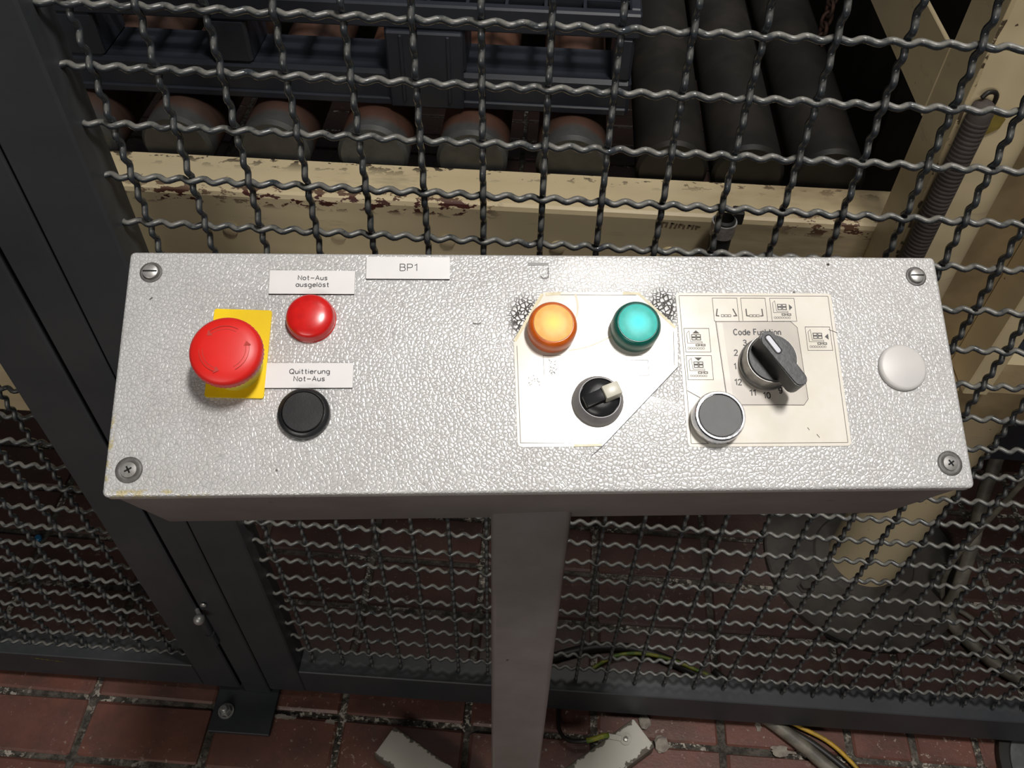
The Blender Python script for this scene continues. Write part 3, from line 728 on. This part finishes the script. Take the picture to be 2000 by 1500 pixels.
# housing box below
PL('housing', box(-W2 + .0015, W2 - .0015, -H2 + .0012, H2 - .0012, -.104, -.0076, .003, seg=2), M['side'], smooth=40)
PL('gasket', box(-W2 + .0005, W2 - .0005, -H2 + .0004, H2 - .0004, -.0090, -.0074, 0), M['laminate_core'])
# post
yaw = Matrix.Translation((0.3207, -0.2105, 0)) @ Matrix.Rotation(0.035, 4, 'Z')
link('post', box(-.0272, .0250, -.0252, .0248, .034, .972, .004, seg=3), M['side'], cp, smooth=40, mw=yaw)
link('post_plate', box(-.045, .045, -.045, .045, .0285, .034, .002), M['paintfoot'], cp, mw=yaw)
for name, (ex, ey), wd in (('foot_bar', (0.119, -0.0885), .051), ('foot_bar', (0.5155, -0.0490), .053), ('foot_bar', (0.51, -.345), .051), ('foot_bar', (0.13, -.345), .051)):
    c0 = Vector((0.3207, -0.2005, 0)); d = Vector((ex, ey, 0)) - c0; a = math.atan2(d.y, d.x)
    bb = box(.012, d.length + .004, -wd / 2, wd / 2, .0005, .0285, .003, seg=2)
    link(name, bb, M['paintfoot'], cp, smooth=40, mw=Matrix.Translation(c0) @ Matrix.Rotation(a, 4, 'Z'))
ew = link('earth_lead', tube(spline([(0.3860, .012, .004), (0.3845, -.030, .008), (0.3890, -.052, .014), (0.4020, -.0650, .022), (0.4250, -.0672, .031), (0.4487, -.0600, .033), (0.4625, -.0560, .032)], 8), .0034, 8), M['cable_black'], cp, smooth='all')
link('wire_sleeve', tube([(0.428, -.0670, .0312), (0.4400, -.0635, .0325), (0.4520, -.0590, .0330), (0.4625, -.0562, .0325)], .0043, 8), M['cable_yg'], ew, smooth='all')
b = box(-.017, .004, -.0042, .0042, .0288, .0312, .0005); lathe([(0, .0288), (.0088, .0288), (.0088, .0308), (0, .0308)], 20, b, center=(.010, 0))
lathe([(0, .0308), (.0042, .0308), (.0038, .0345), (0, .0352)], 12, b, center=(.010, 0))
link('cable_lug', b, M['lug'], cp, mw=Matrix.Translation((0.4790, -.0590, 0)) @ Matrix.Rotation(-.12, 4, 'Z'))

# screws
def screw(at, kind):
    if kind == 'phillips':
        o = PL('cover_screw', lathe([(.0073, 0.00005), (.0069, .0006), (.0052, .0007), (.0042, .0003)], 32), M['rim_ring'], smooth=60, at=at)
        PL('screw_head', lathe([(.0044, .0001), (.0042, .0010), (.0030, .0014), (0, .0015)], 28), M['screw_dull'], o, smooth=True, at=at)
        b = bmesh.new(); a = random.uniform(0, .8)
        for t in (a, a + PI / 2): ribbon(b, [(-.0021 * math.cos(t), -.0021 * math.sin(t)), (.0021 * math.cos(t), .0021 * math.sin(t))], .0009, .00162)
        PL('screw_recess', b, M['hole'], o, at=at)
    else:
        o = PL('cover_screw', lathe([(.0064, 0.00005), (.0060, .0005), (.0046, .0004), (.0044, .0002)], 32), M['rim_ring'], smooth=60, at=at)
        PL('screw_head', lathe([(.0044, .0001), (.0043, .0018), (.0037, .0022), (0, .0023)], 28), M['steel'], o, smooth=True, at=at)
        b = bmesh.new(); ribbon(b, [(-.0040, 0), (.0040, 0)], .0009, .00238)
        PL('screw_slot', b, M['hole'], o, at=at)
screw((-228.4, 58.6), 'slot'); screw((227.6, 58.6), 'slot'); screw((-228.7, -57.3), 'phillips'); screw((228.9, -57.5), 'phillips')

# engraved label plates
def label_plate(x0, y0, x1, y1, lines, rot, lab):
    cx, cy = (x0 + x1) / 2, (y0 + y1) / 2; hw, hh = (x1 - x0) / 2, (y1 - y0) / 2
    b = plate([(mm(p[0]), mm(p[1])) for p in rrect(-hw, -hh, hw, hh, .4, 2)], .0001, .0013, side=1)
    mw = PM @ Matrix.Translation((mm(cx), mm(cy), 0)) @ Matrix.Rotation(rot, 4, 'Z')
    o = link('label_plate', b, None, cp, [M['white'], M['laminate_core']], False, mw)
    o['label'] = lab
    t = bmesh.new()
    for s, base, wd, cap in lines: stroke_text(t, s, mm(0.2), mm(base), mm(wd), mm(cap), mm(.46), .00142)
    link('lettering', t, M['print'], o, mw=mw)
label_plate(-105.1, 54.8, -56.2, 68.8, [('BP1', -1.9, 9.8, 4.3)], 0, 'white plate engraved BP1')
label_plate(-160.5, 45.1, -111.4, 59.7, [('Not-Aus', 1.4, 16.6, 2.7), ('ausgelöst', -2.9, 18.8, 2.7)], 0, 'white plate engraved Not-Aus ausgelöst')
label_plate(-159.6, -11.7, -110.6, 2.9, [('Quittierung', 1.0, 22.2, 2.7), ('Not-Aus', -3.3, 17.0, 2.7)], 0, 'white plate engraved Quittierung Not-Aus')

# emergency stop
EX, EY = -175.6, 1.8
prof = [(0, .0120), (.0120, .0120), (.0150, .0165), (.0186, .0185), (.0194, .0200), (.0195, .0235), (.0190, .0255), (.0172, .0272), (.0120, .0283), (.0060, .0288), (0, .0290)]
b = lathe(prof, 96)
for v in b.verts:                                   # knurled rim
    if .0180 < v.co.z < .0238 and v.co.xy.length > .018:
        a = math.atan2(v.co.y, v.co.x); k = 1 - .022 * (round(a / (2 * PI) * 96) % 2); v.co.x *= k; v.co.y *= k
es = PL('emergency_stop_button', b, M['red'], smooth=50, at=(EX, EY)); es['label'] = 'red mushroom emergency stop button'
ya = Matrix.Rotation(-.031, 2); yc = Vector((-174.8, 8.9))
pl_ = plate([(mm(p.x - EX), mm(p.y - EY)) for p in [yc + ya @ Vector(k) for k in rrect(-16.2, -26.2, 16.2, 26.2, 1.3, 4)]], .0001, .0016)
PL('backing_plate', pl_, M['yellow'], es, at=(EX, EY))['label'] = 'yellow backing plate'
PL('collar', lathe([(.0150, .0016), (.0150, .0024), (.0144, .0030), (.0142, .0100), (.0125, .0125)], 48), M['yellow_clear'], es, smooth=50, at=(EX, EY))
def arr(r, a0, a1, bm):
    pts = circ(0, 0, mm(r), mm(r), 14, a0, a1)
    z = .02875 - (r / 19) ** 4 * .0014
    for dr in (-.9, .9): ribbon(bm, circ(0, 0, mm(r + dr), mm(r + dr), 14, a0, a1), .00028, z)
    e = math.radians(a1 + (12 if a1 > a0 else -12)); s = math.radians(a1)
    f = bm.faces.new([bm.verts.new((mm(rr) * math.cos(t), mm(rr) * math.sin(t), z)) for rr, t in ((r - 2.0, s), (r + 2.0, s), (r, e))])
b = bmesh.new()
for a0 in (60, 180, 300): arr(12.2, a0, a0 + 70, b)
PL('turn_arrows', b, M['red_dark'], es, at=(EX, EY))

# red pilot lamp
o = PL('pilot_lamp', lathe([(.0140, .0001), (.0140, .0028), (.0137, .0040), (.0133, .0052), (.0131, .0062), (.0118, .0074), (.0080, .0086), (.0040, .0092), (0, .0094)], 64), M['lens_red'], smooth=60, at=(-135.6, 29.6)); o['label'] = 'red domed pilot lamp'
PL('lamp_ring', lathe([(.0143, .0001), (.0143, .0010), (.0140, .0012)], 64), M['lens_red'], o, at=(-135.6, 29.6))
# black push button
o = PL('push_button', lathe([(.0144, .0001), (.0144, .0035), (.0138, .0050), (.0118, .0058), (.0117, .0040), (0, .0040)], 64), M['black'], smooth=50, at=(-136.6, -26.9)); o['label'] = 'black push button'
PL('button_cap', lathe([(.0113, .0040), (.0113, .0060), (.0109, .0064), (0, .0064)], 64), M['black'], o, smooth=20, at=(-136.6, -26.9))
# amber and green pilot lamps
for at, s, t, lb in (((2.6, 22.9), 'lens_amber', 'lens_amber_top', 'amber pilot lamp'), ((51.2, 23.3), 'lens_green', 'lens_green_top', 'green pilot lamp')):
    o = PL('pilot_lamp', lathe([(.0138, .0004), (.0142, .0020), (.0142, .0088), (.0136, .0112), (.0124, .0126), (.0118, .0130), (.0115, .0130), (.0113, .0123), (0, .0123)], 64), M[s], smooth=50, at=at); o['label'] = lb
    PL('lens_face', lathe([(.01125, .0122), (.01125, .0130), (.0109, .0132), (.006, .0137), (0, .0139)], 64), M[t], o, smooth=50, at=at)
# small selector
at = (27.6, -20.2)
o = PL('selector_switch', lathe([(.0146, .0004), (.0146, .0030), (.0140, .0050), (.0122, .0092), (.0118, .0096), (.0114, .0096), (.0112, .0060), (0, .0060)], 64), M['bezel'], smooth=40, at=at); o['label'] = 'small black selector switch with cream pointer'
PL('rotor', lathe([(.0110, .0060), (.0110, .0088), (.0096, .0104), (.0060, .0114), (0, .0118)], 48), M['black'], o, smooth=True, at=at)
ang = math.radians(22)
hb = bmesh.new(); bb = box(-.0100, .0100, -.0043, .0043, .0095, .0172, .0010, hb, 2)
for v in hb.verts:
    v.co.z -= max(0, -v.co.x - .002) * .50
    if v.co.z > .012: v.co.y *= .82
bmesh.ops.rotate(hb, verts=hb.verts, cent=(0, 0, 0), matrix=Matrix.Rotation(ang, 3, 'Z'))
PL('handle', hb, M['black'], o, smooth=40, at=at)
hb = box(.0012, .0110, -.0046, .0046, .0110, .0176, .0008, None, 2)
for v in hb.verts:
    if v.co.z > .012: v.co.y *= .84
bmesh.ops.rotate(hb, verts=hb.verts, cent=(0, 0, 0), matrix=Matrix.Rotation(ang, 3, 'Z'))
PL('pointer', hb, M['marker_cream'], o, smooth=40, at=at)
# metal push button
at = (94.9, -31.2)
o = PL('push_button', lathe([(.0148, .0004), (.0148, .0084), (.0144, .0098), (.0138, .0104), (.0128, .0104), (.0125, .0092), (0, .0092)], 64), M['chrome'], smooth=40, at=at); o['label'] = 'charcoal push button in a chrome ring'
PL('button_cap', lathe([(.0123, .0080), (.0123, .0098), (.0119, .0102), (0, .0100)], 64), M['charcoal'], o, smooth=40, at=at)
# code selector
at = (127.2, 1.8)
o = PL('code_selector', lathe([(.0158, .0007), (.0158, .0034), (.0150, .0038), (.0150, .0110), (.0146, .0130), (.0143, .0130), (.0142, .0120), (0, .0120)], 72), M['ring'], smooth=30, at=at); o['label'] = 'large code selector knob with black bar handle'
PL('knob_disc', lathe([(.0141, .0118), (.0141, .0136), (.0137, .0141), (0, .0141)], 64), M['black_worn'], o, smooth=40, at=at)
# bar handle: pointer end upper left, tail lower right
p0, p1 = Vector((118.6, 12.4)), Vector((138.4, -18.4))
d = (p1 - p0); Lh = mm(d.length); a = math.atan2(d.y, d.x)
ol = []
hwid = .0042
for t in range(0, 9):
    th = math.radians(-90 + 180 * t / 8); ol.append((Lh - hwid + hwid * math.cos(th) , hwid * math.sin(th)))
ol += [(.0050, .0045), (.0015, .0040), (0, .0010), (0, -.0010), (.0015, -.0040), (.0050, -.0045)]
hb = plate(ol, .0141, .0268)
for v in hb.verts:
    if v.co.z < .02: v.co.y *= 1.12
bmesh.ops.bevel(hb, geom=[e for e in hb.edges if all(v.co.z > .02 for v in e.verts)], offset=.0007, segments=2, affect='EDGES')
org = p0
Mh = Matrix.Translation((mm(org.x - at[0]), mm(org.y - at[1]), 0)) @ Matrix.Rotation(a, 4, 'Z')
bmesh.ops.transform(hb, matrix=Mh, verts=hb.verts)
PL('bar_handle', hb, M['black_worn'], o, smooth=40, at=at)
hb = plate(rrect(.0030, -.0013, .0142, .0013, .0012, 4), .0266, .0272); bmesh.ops.transform(hb, matrix=Mh, verts=hb.verts)
PL('pointer_inlay', hb, M['marker'], o, at=at)
hb = bmesh.new(); ribbon(hb, rrect(.0024, -.0019, .0148, .0019, .0017, 4), .0004, .02688, True); bmesh.ops.transform(hb, matrix=Mh, verts=hb.verts)
PL('inlay_groove', hb, M['hole'], o, at=at)
# blanking plug
o = PL('blanking_plug', lathe([(.0142, .0001), (.0142, .0016), (.0136, .0026), (.0122, .0031), (0, .0031)], 64), M['cap_white'], smooth=40, at=(209.2, -.2)); o['label'] = 'light grey blanking plug'

# stickers
def P2(l): return [(mm(x), mm(y)) for x, y in l]
left = [(-1.0, 47.1), (-19.4, 15.4), (-18.6, -43.4), (-18.0, -45.6), (-16.0, -46.4), (29.0, -46.0), (75.6, 0.8), (77.0, 24.6), (55.4, 47.4)]
s1 = PL('sticker', plate(P2(left), .00005, .00045), M['sticker']); s1['label'] = 'pale legend sticker cut off at the corners'
b = bmesh.new()
ribbon(b, P2([(1.5, 45.4), (54, 45.4)]),   .00030, .00052); ribbon(b, P2([(-17.6, 13.5), (-16.9, -43.9), (29.5, -44.3)]),   .00030, .00052)
ribbon(b, P2([(74.6, 22.5), (73.6, 1.5)]),   .00030, .00052)
ribbon(b, P2([(-2.6, 7.6), (8.6, 7.6)]), .0002, .00052); ribbon(b, P2([(-2.6, 7.6), (-2.4, -4)]), .0002, .00052)
ribbon(b, P2([(45.2, 7.6), (60.4, 7.6), (60.3, -3.6), (60.8, -4.6)]), .0002, .00052)
ribbon(b, P2([(48.2, 4.7), (58.3, 4.7), (58.3, -4.6), (48.4, -4.6)]), .0003, .00052, True)
ribbon(b, P2([(54, -6.6), (61.0, -6.6)]), .0002, .00052)
PL('printed_lines', b, M['line'], s1)['kind'] = 'stuff'
b = bmesh.new(); rs = random.Random(21)
for k in range(16):
    x, y = 2.8 + rs.uniform(-2.2, 2.2), 1.2 + rs.uniform(-4.5, 4.5); ribbon(b, P2([(x, y), (x + rs.uniform(-1, 1.4), y + rs.uniform(-1.5, 1.5))]), .0004, .00054)
for k in range(14):
    x, y = -8 + rs.uniform(-4, 4), -8 + rs.uniform(-3.5, 3.5) + 0; ribbon(b, P2([(x, y), (x + rs.uniform(-.5, .6), y + rs.uniform(-.6, .6))]), .0004, .00054)
PL('scratches', b, M['line'], s1)['kind'] = 'stuff'
b = bmesh.new()
def strip(l, w0): ribbon(b, P2([tuple(p.xy) for p in spline([(x, y, 0) for x, y in l], 5)]), w0, .0006)
strip([(17.6, 46.0), (18.8, 40), (18.2, 33), (15.2, 27.5)], .0012); strip([(12, 10.6), (22, 12.5), (31, 16), (38, 19.6)], .0009)
PL('crease', b, M['crease'], s1)
b = bmesh.new()
ribbon(b, P2([(-1.8, 45.8), (-18.8, 16.4)]), .0018, .00056); ribbon(b, P2([(0, 45.6), (9, 46.4)]), .0020, .00056)
ribbon(b, P2([(46, 46.6), (55.5, 46.4), (76, 24.8)]), .0016, .00056); ribbon(b, P2([(13, -45.6), (29, -45.3)]), .0014, .00056)
PL('yellowed_edge', b, M['tape_edge'], s1)
b = bmesh.new(); ribbon(b, P2([(75.7, 0.5), (29.0, -46.3), (22.8, -51.4)]), .00045, .00053)
PL('cut_line', b, M['print'], s1)

s2 = PL('sticker', plate(P2(rrect(77.8, -46.9, 172.6, 47.0, 2.6, 5)), .00005, .00045), M['sticker']); s2['label'] = 'square legend sticker with printed pictograms'
b = bmesh.new(); ribbon(b, P2(rrect(79.7, -45.0, 170.6, 45.2, .4, 2)), .0003, .00052, True)
PL('printed_border', b, M['line'], s2)
for p in (((80, -13.8), (88, -18.6)), ((168.2, 23.8), (173.2, 21.8)), ((153, -40), (154.4, -42)), ((148, -36), (149, -37.5))):
    b = bmesh.new(); ribbon(b, P2(p), .0004, .00054); PL('crack', b, M['line'], s2)
fl = PL('code_film', plate(P2([(101.0, 29.2), (100.4, 28.8), (102.9, -22.2), (104, -22.9), (147.6, -22.8), (150.4, -19.2), (149.2, 25.0), (145.6, 28.8)][::-1]), .00046, .00070), M['film'], s2)
b = bmesh.new(); ribbon(b, P2([(100.4, 28.6), (145.6, 28.8), (149.2, 25.0), (150.4, -19.2), (147.6, -22.7), (102.9, -22.3)]), .0003, .00076, True); PL('film_edge', b, M['line'], s2)
b = bmesh.new(); ribbon(b, P2([(102.8, 27.6), (104.9, -21.4)]), .0030, .00075); PL('film_wrinkle', b, M['sticker'], s2)
t = bmesh.new(); stroke_text(t, 'Code Funktion', mm(124.6), mm(20.3), mm(28.2), mm(3.5), mm(.62), .00084)
PL('code_lettering', t, M['print'], s2)
for st, x, y, c, wd in (('3', 116.6, 15.3, 'print', 2.0), ('2', 110.6, 9.2, 'print', 2.0), ('1', 109.2, 0.8, 'print', .9), ('12', 110.2, -8.8, 'print_black', 4.0), ('11', 118.0, -15.3, 'print_black', 3.2), ('10', 126.2, -16.9, 'print_black', 4.0), ('9', 134.6, -13.9, 'print_black', 2.0)):
    t = bmesh.new(); stroke_text(t, st, mm(x), mm(y - 1.7), mm(wd), mm(3.4), mm(.60), .00084)
    PL('numeral', t, M[c], s2)

def frame(bm, x0, y0, s=14.9): ribbon(bm, P2([(x0, y0), (x0 + s, y0), (x0 + s, y0 - s + .2), (x0, y0 - s + .2)]), .00028, .00053, True)
def poly(bm, pts, z=.00055): bm.faces.new([bm.verts.new((mm(x), mm(y), z)) for x, y in pts])
def rollers_ic(bm, x, y, n=7):
    for k in range(n): ribbon(bm, P2(circ(x + 1.45 * k, y, .62, .62, 8)), .0002, .00054)
def rect(bm, x0, y0, x1, y1, w=.00028): ribbon(bm, P2([(x0, y0), (x1, y0), (x1, y1), (x0, y1)]), w, .00054, True)
def crates(bm, x, y):
    for i in range(2):
        for j in range(2): rect(bm, x + 2.9 * i, y + 1.9 * j, x + 2.9 * i + 2.3, y + 1.9 * j + 1.4, .00045)
def picto(kind, x, y):
    b = bmesh.new(); frame(b, x, y)
    if kind in ('open', 'closed'):
        t = 1.0 if kind == 'open' else 0
        ribbon(b, P2([(x + 2.6 + t * -.2, y - 6.8), (x + 2.6 - t * 1.1, y - 11.2), (x + 4.2 - t, y - 11.4)]), .0007, .00054)
        ribbon(b, P2([(x + 12.2 - t * .4, y - 6.8), (x + 12.4 + t * 1.3, y - 11.2), (x + 10.8 + t, y - 11.4)]), .0007, .00054)
        for k in range(3): rect(b, x + 4.4 + 2.1 * k, y - 11.9, x + 6.0 + 2.1 * k, y - 10.6)
    else:
        ribbon(b, P2([(x + 1.5, y - 9.2), (x + 1.4, y - 3), (x + 2.9, y - 1.6), (x + 3.4, y - 8.3), (x + 10.2, y - 8.3), (x + 10.2, y - 9.2)]), .00024, .00054, True)
        crates(b, x + 4.3, y - 7.2)
        rect(b, x + 6.4, y - 10.9, x + 8.2, y - 9.9, .0004); rect(b, x + 9.8, y - 10.9, x + 11.8, y - 9.9, .0004); rect(b, x + 8.2, y - 10.7, x + 9.8, y - 10.0, .0003)
        rollers_ic(b, x + 2.0, y - 12.4)
        if kind == 'right': poly(b, [(x + 11.2, y - 3.8), (x + 11.2, y - 7.8), (x + 13.2, y - 5.8)][::-1])
        if kind == 'left': poly(b, [(x + 13.4, y - 4.2), (x + 13.4, y - 8.0), (x + 11.2, y - 6.1)])
        if kind == 'up': poly(b, [(x + 4.8, y - 3.2), (x + 9.2, y - 3.2), (x + 7.0, y - 1.2)])
        if kind == 'down': poly(b, [(x + 4.8, y - 1.2), (x + 7.0, y - 3.2), (x + 9.2, y - 1.2)])
    PL('pictogram', b, M['line'] if kind in ('up', 'down', 'open', 'closed') else M['print'], s2)
picto('open', 99.7, 43.7); picto('closed', 116.9, 43.7); picto('right', 134.6, 43.7)
picto('up', 81.0, 24.4); picto('down', 81.0, 7.5); picto('left', 154.1, 25.4)
# stray marks on the cover
b = bmesh.new(); poly(b, [(-9.8, 64.3), (2.6, 64.3), (2.6, 66.2), (-9.8, 66.2)], .0002)
PL('tape_remnant', b, plain('grey_tape', (0.22, 0.215, 0.205), 0.5))
for l in ([(-43, 27.6), (-40, 27.0), (-38.2, 27.9)], [(-226, 43), (-227.5, 41.6)], [(-2.5, 57.5), (-1, 56), (2, 56.4), (2.2, 63)]):
    b = bmesh.new(); ribbon(b, P2(l), .0007, .00025); PL('scuff_mark', b, M['rim_ring'])
